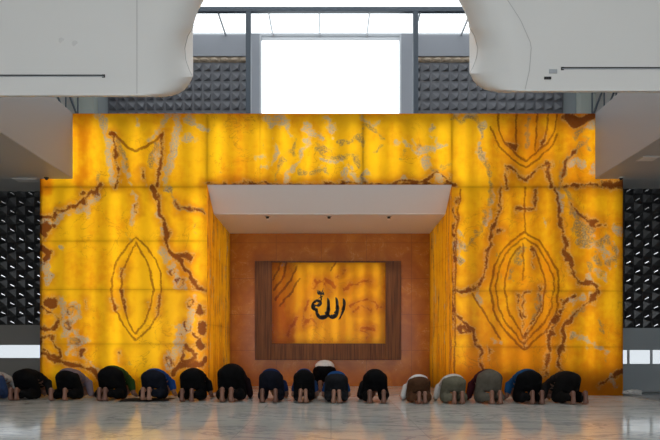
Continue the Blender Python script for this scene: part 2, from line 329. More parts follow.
def onyx_slab(name, u0, u1, v0, v1, toXYZ, inward, m, parent, tone, veins=None, step=1.2, seams=True):
    """one slab: front face grid with returned edges (open at the back, on the light box); u,v in pattern units"""
    nu = max(2, int((u1-u0)/step)+1); nv = max(2, int((v1-v0)/step)+1)
    us = np.linspace(u0, u1, nu); vs = np.linspace(v0, v1, nv)
    U, V = np.meshgrid(us, vs)
    U = U.ravel(); V = V.ravel()
    verts = [toXYZ(a, b) for a, b in zip(U, V)]
    faces = []
    for j in range(nv-1):
        for i in range(nu-1):
            a = j*nu+i; faces.append((a, a+1, a+nu+1, a+nu))
    # edge returns, 20 mm into the wall
    ring = [i for i in range(nu)] + [j*nu+nu-1 for j in range(1, nv)] + [(nv-1)*nu+i for i in range(nu-2, -1, -1)] + [j*nu for j in range(nv-2, 0, -1)]
    n0 = len(verts); inw = Vector(inward) * .02
    for r in ring: verts.append(Vector(verts[r]) + inw)
    k = len(ring)
    for i in range(k): faces.append((ring[i], n0+i, n0+(i+1) % k, ring[(i+1) % k]))
    U = np.concatenate([U, U[ring]]); V = np.concatenate([V, V[ring]])
    me = bpy.data.meshes.new(name); me.from_pydata([tuple(v) for v in verts], [], faces); me.materials.append(m)
    vb, vw, vg, vl = veins or (VB, VW, VG, VL)
    data = {'brown': field(U, V, vb), 'pale': field(U, V, vw), 'grey': field(U, V, vg), 'line': field(U, V, vl, .38)}
    mod = 1.0*vnoise(U, V, 7, 9); data['brown'] += mod; data['pale'] += 1.6*vnoise(U, V, 6, 11) + 1.0*vnoise(U, V, 3, 12); data['grey'] += 1.3*vnoise(U, V, 5, 13)
    data['seam'] = (np.minimum.reduce([U-u0, u1-U, V-v0, v1-V]) if v1 < 186 else np.minimum(V-v0, v1-V)) if seams else np.full(U.shape, 20.0)
    data['tone'] = tone(U, V)
    for kx, arr in data.items():
        a = me.attributes.new(kx, 'FLOAT', 'POINT'); a.data.foreach_set('value', arr.astype(np.float32))
    return link(bpy.data.objects.new(name, me), parent)

# ------------------------------------------------------------------ room shell
tag(obj('floor', B(-10, 10, -7, 16.2, -.2, 0), M_floor), kind='structure')
YN = 13.25                                             # niche back wall
# left / right lower side walls, facing us, with diamond tiles above and a strip window
def tile_wall(bm, x0, x1, z0, z1, Y, pitch, depth, flip=1, frame=.0, alt=True, glint=0):
    nx = max(1, round((x1-x0)/pitch)); nz = max(1, round((z1-z0)/pitch)); px = (x1-x0)/nx; pz = (z1-z0)/nz
    for i in range(nx):
        for j in range(nz):
            a, b = x0+i*px, x0+(i+1)*px; c, d = z0+j*pz, z0+(j+1)*pz
            e = frame*px
            q = [bm.verts.new((x, Y, z)) for x, z in ((a, c), (b, c), (b, d), (a, d))]
            if frame:
                qi = [bm.verts.new((x, Y, z)) for x, z in ((a+e, c+e), (b-e, c+e), (b-e, d-e), (a+e, d-e))]
                for k in range(4): bm.faces.new((q[k], q[(k+1) % 4], qi[(k+1) % 4], qi[k]))
                q = qi
            s = 1 if (not alt or (i+j) % 2) else -1
            ap = bm.verts.new((a + px*(.5 + .22*s*flip), Y-depth, c + pz*(.5 - .2*s)))
            for k in range(4): bm.faces.new((q[k], q[(k+1) % 4], ap))
            if glint and s > 0:                               # pale sliver added on every second tile, angled to make a glint
                c0 = ap.co + Vector((0, -.002, 0)); n = Vector((-glint*.33, -1, -.075)).normalized()
                d = Vector((glint*.8, 0, .42)); d = (d - n*d.dot(n)).normalized(); w = n.cross(d)
                vs = [bm.verts.new(c0 + d*a2 + w*b2) for a2, b2 in ((-.036, -.004), (.036, -.007), (.036, .007), (-.036, .004))]
                vb = [bm.verts.new(v.co - n*.02) for v in vs]
                f = bm.faces.new(vs); f.material_index = 1
                for k in range(4): bm.faces.new((vs[k], vs[(k+1) % 4], vb[(k+1) % 4], vb[k])).material_index = 1
def side_wall(side, YL, xin, xout, tz0, sz0, sz1, mp):
    s = -1 if side == 'left' else 1
    lo, hi = min(xin, xout), max(xin, xout)
    w = empty('wall_'+side, kind='structure')
    bm = bmesh.new(); tile_wall(bm, lo, hi, tz0, 3.72, YL-.01, .165, .042, flip=-s, glint=s); obj('diamond_tile_cladding', bm, [M_tile, M_glint], w)
    obj('upper_wall', B(lo, hi, YL, YL+.15, tz0, 3.72), M_gpanel, w)
    obj('wall_panel', B(lo, hi, YL-.03, YL+.15, sz1, tz0), mp, w)
    obj('lower_wall_panel', B(lo, hi, YL-.03, YL+.15, 0, sz0), mp, w)
    g = tag(obj('window_1' if s < 0 else 'window_2', B(lo, hi, YL+.05, YL+.06, sz0, sz1), M_tint), kind='structure')
    fr = bmesh.new()
    xs = [pX(v, YL) for v in ((629, 652, 676, 700) if s > 0 else (-25, -60))]
    for x in xs: box(fr, x-.012, x+.012, YL, YL+.05, sz0, sz1)
    box(fr, lo, hi, YL-.02, YL+.06, sz0-.012, sz0); box(fr, lo, hi, YL-.02, YL+.06, sz1, sz1+.012)
    obj('window_frame', fr, M_alu, g)
XL, XR = pX(40, YW), pX(623, YW)
side_wall('left', 11.7, XL-.02, -10, pZ(325, 11.7), pZ(358, 11.7), pZ(345, 11.7), M_lpanel)
side_wall('right', 11.5, XR+.02, 10, pZ(328, 11.5), pZ(364, 11.5), pZ(350, 11.5), M_gpanel)
# plinth in front of the right wall, its edge running towards us
bm = bmesh.new()
q = [(XR+.01, 10.95), (pX(662, 9.62)+.02, 9.62), (9.9, 8.2), (9.9, 11.46), (XR+.01, 11.46)]
lo = [bm.verts.new((x, y, 0)) for x, y in q]; hi = [bm.verts.new((x, y, .018)) for x, y in q]
bm.faces.new(hi); bm.faces.new(lo[::-1])
for i in range(5): bm.faces.new((lo[i], lo[(i+1) % 5], hi[(i+1) % 5], hi[i]))
tag(obj('trim_1', bm, M_gpanel), kind='structure')

# ------------------------------------------------------------------ the onyx front
wf = empty('wall_front', (0, YW, 0), kind='structure')
front = lambda a, b: Vector((pX(a, YW), 0, pZ(b, YW)))
def tone_front(U, V):  # tone also carries tube light: yellower bands, oranger top and bottom
    t = np.full(U.shape, .33) + .13*vnoise(U, V, 38, 21)
    t += np.clip((U-452)/60, 0, 1)*.22 + np.clip((V-300)/90, 0, 1)*.42*(.45+.55*(U > 400))
    t += np.clip((66-U)/14, 0, 1)*.35*(V > 180)*(np.abs(V-215) > 400) + np.clip((198-V)/8, 0, 1)*np.clip((60-U)/10, 0, 1)*.6
    t += np.exp(-((U-232)/16)**2)*(V < 187)*.30 + np.exp(-((U-82)/10)**2)*(V < 187)*.45 + np.clip((118-V)/5, 0, 1)*.35
    t -= np.exp(-((U-56)/5)**2)*.4 + np.exp(-((U-148)/9)**2)*.15*(V > 187)
    return t
VBASE = HY + CZ*F/YW                                    # pattern row at floor level
slabs = [(40, 199, 113.5, 187), (207, 260, 113.5, 184.5), (260, 363, 113.5, 184.5), (363, 452, 113.5, 184.5), (452, 623, 113.5, 187), (199, 207, 113.5, 187)]
for (a, b, v0, v1) in [(40, 207, 187, 241), (40, 207, 241, 289.5), (40, 207, 289.5, 344), (40, 207, 344, VBASE),
                       (452, 623, 187, 291), (452, 623, 291, 347), (452, 623, 347, VBASE)]: slabs.append((a, b, v0, v1))
slabs[0] = (40, 207, 113.5, 187); slabs.pop(5)
for (a, b, v0, v1) in slabs:
    onyx_slab('onyx_slab', a, b, v0, v1, front, (0, 1, 0), M_onyx, wf, tone_front)
XN0, XN1 = pX(207, YW), pX(452, YW)
ZN = pZ(184.5, YW); ZTOP = pZ(113.5, YW)
# niche side walls: pattern units are cm
def side_veins(seed):
    r = random.Random(seed); vb, vw, vg, vl = [], [], [], []
    for y in (10, 26, 60, 130, 200):
        pts = [(y + r.uniform(-5, 5) + 7*math.sin(z*.02+seed+y), z) for z in range(-10, 400, 22)]
        (vb if y in (26, 200) else vl).append((pts, r.uniform(.5, 1.3)))
    for k in range(26):
        y, z = r.uniform(5, 230), r.uniform(20, 330); vb.append((((y, z), (y+r.uniform(-6, 6), z+r.uniform(10, 40))), r.uniform(.6, 2.2)))
    for k in range(16):
        y, z = r.uniform(5, 230), r.uniform(20, 330); vw.append((((y, z), (y+r.uniform(-3, 3), z+r.uniform(10, 50))), r.uniform(.6, 2)))
    return vb, vw, vg, vl
for side, XX, s in (('left', XN0, -1), ('right', XN1, 1)):
    w = empty('wall_niche_'+side, (XX, YW, 0), kind='structure')
    for z0, z1 in ((0, 120), (120, 240), (240, 355)):
        onyx_slab('onyx_slab', 2.0, (YN-YW)*100, z0, z1, lambda a, b: Vector((0, a/100, b/100)), (s, 0, 0), M_onyx_side, w,
                  lambda U, V: .30 + .1*np.sin(U*.09), veins=side_veins(3 if s < 0 else 8), step=3)
# niche ceiling: sloping cove then flat, with the back wall
YC = YW + .62; ZC = pZ(214, YC)
bm = bmesh.new()
prof = [(YW+.02, ZN-.005), (YC, ZC+.012), (YC+.012, ZC+.012), (YC+.012, ZC), (YN+.02, ZC-.03), (YN+.02, ZC+.03), (YC, ZC+.05), (YW+.02, ZN+.02)]
for x in (XN0-.0, XN1+.0): [bm.verts.new((x, y, z)) for y, z in prof]
bm.verts.ensure_lookup_table(); n = len(prof)
for i in range(n): bm.faces.new((bm.verts[i], bm.verts[(i+1) % n], bm.verts[n+(i+1) % n], bm.verts[n+i]))
bm.faces.new(bm.verts[:n]); bm.faces.new(bm.verts[n:])
tag(obj('ceiling_niche', bm, M_soffit), kind='structure')
tag(obj('wall_niche_back', B(XN0-.05, XN1+.05, YN, YN+.15, 0, ZC+.3), M_stone), kind='structure')
# lining of the light boxes behind the slabs
bm = bmesh.new()
box(bm, XL+.02, XL+.05, YW+.03, YN+.1, 0, ZTOP-.02); box(bm, XR-.05, XR-.02, YW+.03, YN+.1, 0, ZTOP-.02)
box(bm, XL+.05, XN0-.4, YW+.42, YW+.45, 0, ZTOP-.04); box(bm, XN1+.4, XR-.05, YW+.42, YW+.45, 0, ZTOP-.04)
box(bm, XN0-.4, XN1+.4, YW+.42, YW+.45, ZN, ZTOP-.04)
box(bm, XN0-.45, XN0-.42, YW+.45, YN+.1, 0, ZTOP-.04); box(bm, XN1+.42, XN1+.45, YW+.45, YN+.1, 0, ZTOP-.04)
box(bm, XN0-.45, XN0, YN+.02, YN+.1, 0, ZTOP-.04); box(bm, XN1, XN1+.45, YN+.02, YN+.1, 0, ZTOP-.04)
box(bm, XL+.02, XR-.02, YW+.03, YN+.1, ZTOP-.03, ZTOP)
tag(obj('wall_light_box_lining', bm, M_box), kind='structure')

def strip(loc, size, length, power, col, direction):
    l = bpy.data.lights.new('tube_light', 'AREA'); l.shape = 'RECTANGLE'; l.size = size; l.size_y = length; l.energy = power; l.color = col
    o = bpy.data.objects.new('tube_light', l); COL.objects.link(o); o.location = loc
    d = Vector(direction)
    # local -Z along d, local Y vertical (or along X for horizontal)
    z = -d; y = Vector((0, 0, 1)); x = y.cross(z)
    o.rotation_euler = Matrix((x, y, z)).transposed().to_euler()
    return o
WARM = (1, .93, .80)
PW = 1.12                                            # watts per metre of tube
def tubes(px0, px1, zb, zt, n, gain, seed):
    r = random.Random(seed)
    for i in range(n):
        px = px0 + (px1-px0)*(i+.5)/n + r.uniform(-2, 2)
        strip((pX(px, YW), YW+.18, (zb+zt)/2), .05, zt-zb, PW*(zt-zb)*gain*r.uniform(.72, 1.28), WARM, (0, -1, 0))
tubes(40, 207, .35, pZ(190, YW)-.0, 8, 1.0, 4)
tubes(40, 207, pZ(184, YW), ZTOP-.16, 8, 1.0, 5)
tubes(207, 452, ZN+.06, ZTOP-.16, 11, 1.12, 6)
tubes(452, 623, .45, pZ(190, YW), 8, .86, 7)
tubes(452, 623, pZ(184, YW), ZTOP-.16, 8, .92, 8)
for XX, s in ((XN0-.30, 1), (XN1+.30, -1)):
    for i in range(6):
        strip((XX, YW+.25+i*.38, 1.8), .05, 2.9, PW*2.9*.62*(1.2 if i < 1 else 1), WARM, (s, 0, 0))

# ------------------------------------------------------------------ niche: wooden panel with the lit onyx and calligraphy
YP = YN - .12
def rect(px0, px1, py0, py1, Y): return pX(px0, Y), pX(px1, Y), pZ(py1, Y), pZ(py0, Y)
wx0, wx1, wz0, wz1 = rect(255, 401, 261, 360, YP)
ix0, ix1, iz0, iz1 = rect(272, 385.5, 262.5, 343.5, YP)
pan = empty('backlit_wall_panel', ((wx0+wx1)/2, YN, wz0), label='backlit amber onyx picture panel in dark wood surround on niche back wall', cat='wall panel')
def pl(o):
    o.location = -Vector(pan.location); return o
pl(obj('wood_side', B(wx0, ix0, YP-.02, YN-.001, wz0, wz1, bev=.006), M_wood, pan))
pl(obj('wood_side', B(ix1, wx1, YP-.02, YN-.001, wz0, wz1, bev=.006), M_wood, pan))
pl(obj('wood_bottom', B(ix0, ix1, YP-.02, YN-.001, wz0, iz0, bev=.006), M_wood, pan))
pl(obj('wood_top', B(ix0, ix1, YP-.02, YN-.001, iz1, wz1, bev=.003), M_wood, pan))
cb = [[((345,290),(352,285),(361,283),(370,282)),1.2],[((352,304),(360,302),(366,299),(374,303),(379,308)),1.6],[((355,310),(364,308),(372,312)),1.4],[((362,330),(370,334),(366,340)),1.2],[((362,326),(372,329)),1.4],[((318,285),(326,278),(334,284)),2.0],[((338,276),(345,270)),.7],[((322,280),(330,290)),1.4],[((310,300),(306,312),(304,324)),1.2],[((300,318),(292,326),(288,336)),.8],[((304,326),(312,318),(318,322)),1.0],[((312,290),(318,282)),1.2]]
cl = [[((276,300),(284,290),(291,280),(296,266)),.6],[((274,290),(282,280),(286,264)),.6],[((273,280),(278,270),(280,263)),.5],[((280,306),(292,292),(300,278)),.5],[((330,270),(336,262)),.5]]
cw = [[((272,326),(274,334)),1.0],[((281,268),(286,264)),.6]]
pl(onyx_slab('onyx_picture', 272, 385.5, 262.5, 343.5, lambda a, b: P(a, b, YP), (0, 1, 0), M_onyx_center, pan,
             lambda U, V: .08 + np.clip((300-U)/20, 0, 1)*.75 + np.clip((U-380)/6, 0, 1)*.3 + np.clip((V-334)/10, 0, 1)*.2, veins=([(p, h) for p, h in cb], cw, [], [(p, h) for p, h in cl]), step=1.0, seams=False))
zc = (iz0+iz1)/2
for i, px in enumerate((281, 299, 311, 322, 335, 349, 361, 376)):
    strip((pX(px, YP), YP+.117, zc), .06, iz1-iz0-.08, PW*1.5*.40*(.45, .85, 1.25, .9, 1.2, .9, 1.2, 1.1)[i], WARM, (0, -1, 0))

# calligraphy: brush strokes of polished metal standing off the panel
def stroke(pts, name, parent, YF, th=.025):
    """pts: (zoom x, zoom y, halfwidth) in a 6.286x enlargement of photo region from (290,270)"""
    P0 = [(290+x/6.286, 270+y/6.286, w/6.286) for x, y, w in pts]
    # Catmull-Rom
    Q = []
    for i in range(len(P0)-1):
        p = [P0[max(i-1, 0)], P0[i], P0[i+1], P0[min(i+2, len(P0)-1)]]
        for k in range(16):
            t = k/8
            Q.append(tuple(.5*((2*p[1][c]) + (-p[0][c]+p[2][c])*t + (2*p[0][c]-5*p[1][c]+4*p[2][c]-p[3][c])*t*t + (-p[0][c]+3*p[1][c]-3*p[2][c]+p[3][c])*t**3) for c in range(3)))
    Q.append(P0[-1])
    bm = bmesh.new(); rings = []
    for i, (x, y, w) in enumerate(Q):
        a = Q[max(i-1, 0)]; b = Q[min(i+1, len(Q)-1)]
        dx, dy = b[0]-a[0], b[1]-a[1]; L = math.hypot(dx, dy) or 1; nx, ny = -dy/L, dx/L
        w = max(w*1.05, .16)
        ring = []
        for k, (off, dep) in enumerate(((-1, 0), (-1, .6), (-.55, 1), (.55, 1), (1, .6), (1, 0))):
            v = P(x+nx*w*off, y+ny*w*off, YF); v.y = YF - th*dep
            ring.append(bm.verts.new(v))
        rings.append(ring)
    for r0, r1 in zip(rings[:-1], rings[1:]):
        for k in range(6): bm.faces.new((r0[k], r0[(k+1) % 6], r1[(k+1) % 6], r1[k]))
    bm.faces.new(rings[0]); bm.faces.new(rings[-1][::-1])
    o = obj(name, bm, M_letter, parent); o.location = -Vector(parent.location); return o
cal = empty('calligraphy_sign', P(327, 318, YP-.001), label='dark metal calligraphy lettering mounted on the glowing amber panel', cat='sign')
YF = YP - .001
stroke([(333,178,2),(340,195,8),(341,220,8),(334,255,7),(322,285,5),(306,310,1.5)], 'letter', cal, YF)                       # alif
stroke([(287,172,3),(294,190,8),(297,220,9),(297,255,10),(288,285,11),(268,298,10),(246,288,8),(236,272,5)], 'letter', cal, YF)   # lam
stroke([(236,176,3),(241,195,8),(242,225,9),(240,262,10),(228,290,11),(203,301,11),(180,291,10),(168,268,8),(170,246,6)], 'letter', cal, YF)   # lam
stroke([(170,246,5),(157,246,8),(143,240,8),(138,225,6),(148,205,6),(168,192,7),(190,196,6),(196,212,5),(180,226,5),(160,222,4),(140,232,4)], 'letter', cal, YF)   # ha
stroke([(172,126,1.5),(174,146,3),(185,153,3),(190,134,2),(194,151,3),(206,152,3),(211,138,1.5)], 'vowel_mark', cal, YF, .02)
stroke([(178,180,1.5),(192,172,2.6),(208,164,1.5)], 'vowel_mark', cal, YF, .02)

# three recessed spotlights in the niche ceiling
for i, (px, which) in enumerate(((267.5, 'left'), (329, 'middle'), (389, 'right'))):
    Y = 11.62; z = ZC - .03*(Y-YC)/(YN-YC)
    t = empty('recessed_spotlight', (pX(px, Y), Y, z), label={'left': 'small recessed spotlight in niche ceiling nearest the left onyx side', 'middle': 'small recessed spotlight in centre of the niche ceiling above the calligraphy', 'right': 'small recessed spotlight in niche ceiling nearest the right onyx side'}[which], cat='ceiling light', group='spotlights in the niche ceiling')
    bm = bmesh.new()
    r = bmesh.ops.create_circle(bm, segments=24, radius=.055); r2 = bmesh.ops.create_circle(bm, segments=24, radius=.04, matrix=Matrix.Translation((0, 0, -.008)))
    for k in range(24): bm.faces.new((r['verts'][k], r['verts'][(k+1) % 24], r2['verts'][(k+1) % 24], r2['verts'][k]))
    obj('trim_ring', bm, M_lamp, t, True)
    obj('lamp_head', cyl(bmesh.new(), (0, 0, -.001), (0, .02, -.03), .034, .026), M_dark, t)
    obj('bulb', ell(bmesh.new(), (0, .022, -.033), (.018, .018, .008)), M_bulb, t, True)
    l = bpy.data.lights.new('spot', 'SPOT'); l.energy = 45; l.spot_size = math.radians(62); l.spot_blend = .7; l.shadow_soft_size = .03; l.color = (1, .80, .58)
    lo = bpy.data.objects.new('spot', l); COL.objects.link(lo); lo.location = (pX(px, Y), Y+.03, z-.06); lo.rotation_euler = (math.radians(38), 0, 0)

# ------------------------------------------------------------------ balconies at the sides (underside + inner face)
ZB0, ZB1 = pZ(179, YW), ZTOP
for s, nm in ((-1, 'left'), (1, 'right')):
    xi = pX(73 if s < 0 else 595, YW)
    bm = bmesh.new(); box(bm, min(xi, s*10), max(xi, s*10), 8.0, YW-.004, ZB0, ZB1, bev=.01)
    o = tag(obj('balcony_'+nm, bm, [M_balc, M_face_shade]), kind='structure')
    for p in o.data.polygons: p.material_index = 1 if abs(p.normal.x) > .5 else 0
    xo = XL if s < 0 else XR
    tag(obj('ceiling_'+nm, B(min(xo+s*.01, s*10), max(xo+s*.01, s*10), YW-.004, 11.85, ZB0, ZB0+.1), M_balc), kind='structure')
    # dome camera by the onyx corner and a flush ceiling light
    cx = pX(47.5 if s < 0 else 620, YW-.06)
    t = empty('dome_camera', (cx, YW-.10, ZB0), label='tiny black dome camera under the %s balcony, at the onyx wall corner' % nm, cat='security camera', group='dome cameras under the balconies')
    obj('mount', cyl(bmesh.new(), (0, 0, 0), (0, 0, -.014), .042, .038, 24), M_lamp if s > 0 else M_dark, t, False)
    obj('dome', ell(bmesh.new(), (0, 0, -.014), (.03, .03, .03)), M_dark, t, True)
    lx = pX(17 if s < 0 else 648, 10.5 if s < 0 else 9.6); ly = 10.85 if s < 0 else 9.6
    t = empty('ceiling_light', (lx, ly, ZB0), label='pale oblong light fitting flush with the underside of the %s balcony' % nm, cat='ceiling light', group='flush lights under the balconies')
    w = .2 if s < 0 else .13
    obj('frame', B(-w, w, -.12, .12, -.012, 0, bev=.004), M_lamp, t); obj('diffuser', B(-w+.02, w-.02, -.10, .10, -.016, -.012), M_ceil, t)

# ------------------------------------------------------------------ white curved bulkheads above us
def bulkhead(s, bottom, name):
    Y0, dy, yb = 7.0, .5, 8.0
    def mx(px): return px if s < 0 else 2*331.2 - px
    def edge(py):
        return float(np.interp(py, [-350, -60, -30, -12, 0, 10, 18, 28, 36, 48, 60*kb, 70*kb, 77*kb, 84*kb, 90*kb, 94*kb, bottom], [262, 252, 228, 213, 204, 198.5, 195.5, 192.5, 187.5, 184.5, 185.5, 189, 192.6, 189.5, 184.5, 178, 165]))
    def back(py):
        e = edge(py)
        if 28 <= py <= 77*kb: return 193.0
        return min(e, 193) - 10 if py > 70 else e - 10*min(1, (28-py)/30.0) + .5
    kb = bottom/97.0
    pys = [-350, -200, -120, -80, -60, -45, -30, -20, -12, -6, 0, 5, 10, 14, 18, 22, 25, 28, 32, 36, 42, 48, 54, 60, 65, 70, 74, 77, 80, 84, 87, 90, 92, 94, 95.4, 96.4, 97]
    pys = [p*kb if p > 50 else p for p in pys]
    bm = bmesh.new(); rows = []
    seamp = []; edgep = []
    for k, py in enumerate(pys):
        row = []; e = edge(py)
        inset = .10*max(0, 1-(bottom-py)/2.0)**2        # small rounding of the lower lip
        sx = 137 if s < 0 else float(np.interp(py, [-350, 0, 20, 45, 70, bottom], [110, 155, 142, 131, 133, 138]))
        sx = min(sx, e-12)
        for x in (-250, -60, 20, 80): row.append(P(mx(x), py, Y0+inset))
        for j in range(15):
            th = math.radians(80)*j/14
            Y = Y0 + dy*(1-math.cos(th)); px = sx + (e-sx)*math.sin(th)/math.sin(math.radians(80))
            row.append(P(mx(px), py, Y+inset))
        seamp.append(P(mx(sx), py, Y0))
        if 24 <= py <= 79*kb: edgep.append(row[-1].copy())
        pb = min(py, bottom-7)
        for f in (.5, 1): 
            Y = 7.5 + (yb-7.5)*f; row.append(P(mx(e + (back(py)-e)*f), py + (pb-py)*f, Y))
        row.append(P(mx(80), pb, yb)); row.append(P(mx(-250), pb, yb))
        rows.append([bm.verts.new(v) for v in row])
    n = len(rows[0])
    for r0, r1 in zip(rows[:-1], rows[1:]):
        for i in range(n): bm.faces.new((r0[i], r0[(i+1) % n], r1[(i+1) % n], r1[i]))
    c = sum((v.co for v in rows[-1]), Vector())/n; cv = bm.verts.new(c + Vector((0, 0, .35)))
    for i in range(n): bm.faces.new((rows[-1][i], rows[-1][(i+1) % n], cv))
    c = sum((v.co for v in rows[0]), Vector())/n; cv = bm.verts.new(c)
    for i in range(n): bm.faces.new((rows[0][i], rows[0][(i+1) % n], cv))
    o = obj(name, bm, M_white, None, True)
    o.data.set_sharp_from_angle(angle=math.radians(38))
    tag(o, kind='structure')
    # panel joint where the curve begins
    bm = bmesh.new()
    pr = None
    for v in seamp[5:-3]:
        a = bm.verts.new(v + Vector((-.004, -.003, 0))); b = bm.verts.new(v + Vector((.004, -.003, 0)))
        if pr: bm.faces.new((pr[0], pr[1], b, a))
        pr = (a, b)
    obj('joint_crease_strip', bm, M_seam, o)
    bm = bmesh.new(); pr = None  # added darker strip draws the crease shade along the end-face edge
    for v in edgep:
        a = bm.verts.new(v + Vector((s*.007, -.006, 0))); b = bm.verts.new(v + Vector((-s*.006, .004, 0)))
        if pr: bm.faces.new((pr[0], pr[1], b, a))
        pr = (a, b)
    obj('joint_crease_strip', bm, M_seam, o)
    return o
bulkhead(-1, 97, 'ceiling_bulkhead_left')
bulkhead(1, 92.5, 'ceiling_bulkhead_right')
def slot(px0, px1, py, label, hook):
    Y = 7.0; x0, x1 = pX(px0, Y), pX(px1, Y); z = pZ(py, Y)
    t = empty('slot_air_vent', ((x0+x1)/2, Y, z), label=label, cat='air vent', group='slot vents in the white bulkheads')
    h = (x1-x0)/2
    obj('slot', B(-h, h, -.004, .004, -.009, .009), M_dark, t)
    obj('lip', B(-h, h, -.012, .002, -.015, -.009), M_alu, t)
    obj('end_cap', B(*((h-.02, h+.012) if hook > 0 else (-h-.012, -h+.02)), -.006, .004, -.024, .010), M_dark, t)
slot(-60, 104, 75.5, 'long thin black slot vent in the left white bulkhead', 1)
slot(562, 720, 68, 'long thin black slot vent in the right white bulkhead', -1)
o = tag(obj('wall_sensor', B(pX(544, 7), pX(551, 7), 6.985, 7.004, pZ(79.5, 7), pZ(77, 7), bev=.003), M_dark), 'small dark sensor on right white bulkhead just below end of the slot vent', 'sensor')
o = tag(obj('wall_plate', B(pX(549, 7), pX(557, 7), 6.99, 7.004, pZ(73.5, 7), pZ(69.5, 7), bev=.003), M_alu), 'small grey plate on right white bulkhead beside end of the slot vent', 'plate')
for (px, py, nm) in ((61.5, 40.5, 'left one of two faint round caps on the left white bulkhead'), (75, 43.5, 'right one of two faint round caps on the left white bulkhead')):
    t = cyl(bmesh.new(), P(px, py, 6.994), P(px, py, 7.004), .03, .03, 20)
    tag(obj('blanking_cap', t, M_blank), nm, 'cap', 'round caps on the left bulkhead')

# ------------------------------------------------------------------ upper back wall, window, skylight
YU = 14.5; YS = 13.45
zt = pZ(36, YU); zt1 = pZ(57, YU)
wu = empty('wall_back', (0, YU, 0), kind='structure')
def wu_add(name, bm, m, smooth=False):
    o = obj(name, bm, m, wu, smooth); o.location = (0, -YU, 0); return o
wx = [pX(v, YU) for v in (261, 400)]; wz_b = pZ(120, YU)
for lo_, hi_, c0, c1 in ((pX(108, YU), pX(250, YU), pX(78, YU), pX(97, YU)), (pX(412, YU), pX(563, YU), pX(577, YU), pX(592, YU))):
    wu_add('wall_core', B(lo_, hi_, YU, YU+.2, 3.5, zt), M_gwall)
    bm = bmesh.new(); tile_wall(bm, lo_, hi_, 4.6, zt1-.13, YU-.01, .218, .06, frame=.10, alt=False); wu_add('diamond_tile_cladding', bm, M_tile_up)
    bm = bmesh.new(); nc = round((hi_-lo_)/.235)
    for i in range(nc):
        x = lo_ + (i+.5)*(hi_-lo_)/nc; ell(bm, (x, YU-.02, zt1-.07), (.10, .05, .05), u=12, v=8)
    box(bm, lo_, hi_, YU-.02, YU, zt1-.13, zt1); wu_add('lit_tile_row', bm, M_cap, True)  # tan bumps added to draw warm lamp highlights on the top tiles
    wu_add('upper_band', B(lo_, hi_, YU-.05, YU, zt1, zt), M_gwall)
    wu_add('column', B(c0, c1, YU-.2, YU+.2, 3.5, zt), M_column)
    a, b = (c1, lo_) if c0 < 0 else (hi_, c0)
    wu_add('wall_return', B(min(a, b), max(a, b), YU+.05, YU+.2, 3.5, zt), M_gpanel)
    a, b = (-9.9, c0) if c0 < 0 else (c1, 9.9)
    wu_add('side_wall_panel', B(min(a, b), max(a, b), YU+.1, YU+.2, 3.5, zt), M_plaster)
for a, b in ((pX(250, YU), wx[0]), (wx[1], pX(412, YU))):
    wu_add('window_pier', B(a, b, YU-.12, YU+.2, 3.5, zt), M_gwall)
wu_add('wall_sill', B(wx[0], wx[1], YU, YU+.2, 3.5, wz_b), M_gwall)
w3 = tag(obj('window_3', B(wx[0], wx[1], YU+.06, YU+.07, wz_b, pZ(38.5, YU)), M_glass), kind='structure')
bm = bmesh.new(); z1 = pZ(37, YU)
box(bm, wx[0], wx[1], YU-.02, YU+.1, pZ(38.5, YU), z1); box(bm, wx[0]-.02, wx[0]+.012, YU-.125, YU+.1, wz_b, z1); box(bm, wx[1]-.012, wx[1]+.02, YU-.125, YU+.1, wz_b, z1)
obj('window_frame', bm, M_alu, w3)
# skylight glass with bars, beam and two posts in front
sk = tag(obj('window_4', B(-5.2, 5.2, 8.2, YU+.2, zt+.03, zt+.04), M_glass), kind='structure')
for i in range(-5, 6):
    x = -.25 + i*1.06
    if abs(x) < 5.2: obj('glazing_bar', B(x-.014, x+.014, YS, YU, zt-.02, zt+.03), M_alu, sk)
obj('skylight_edge', B(-5.2, 5.2, YU-.03, YU+.02, zt-.01, zt+.05), M_alu, sk)
bz0, bz1 = pZ(12.5, YS), pZ(7.8, YS)
tag(obj('beam_front', B(-5.2, 5.2, YS-.05, YS+.05, bz0, bz1, bev=.004), M_steel), kind='structure')
for nm, a, b in (('left', 246, 251), ('right', 413, 418)):
    o = tag(obj('column_'+nm, B(pX(a, YS), pX(b, YS), YS-.05, YS+.05, 3.6, bz0, bev=.004), M_steel), kind='structure')
# lattice trusses beside the balconies
for s, nm in ((-1, 'left'), (1, 'right')):
    t = empty('truss_'+nm, (0, 0, 0), kind='structure')
    x0 = pX(78 if s < 0 else 592, 13.9); x1 = x0 + s*1.3
    for z in (5.78, 6.45): obj('chord', B(min(x0, x1), max(x0, x1), 13.86, 13.92, z-.03, z+.03), M_steel, t)
    for i in range(5):
        bm = bmesh.new(); a = x0 + s*.26*i
        cyl(bm, (a, 13.89, 5.78), (a + s*.26, 13.89, 6.45), .022, seg=8); cyl(bm, (a, 13.89, 6.45), (a, 13.89, 5.78), .018, seg=8); obj('brace', bm, M_steel, t)
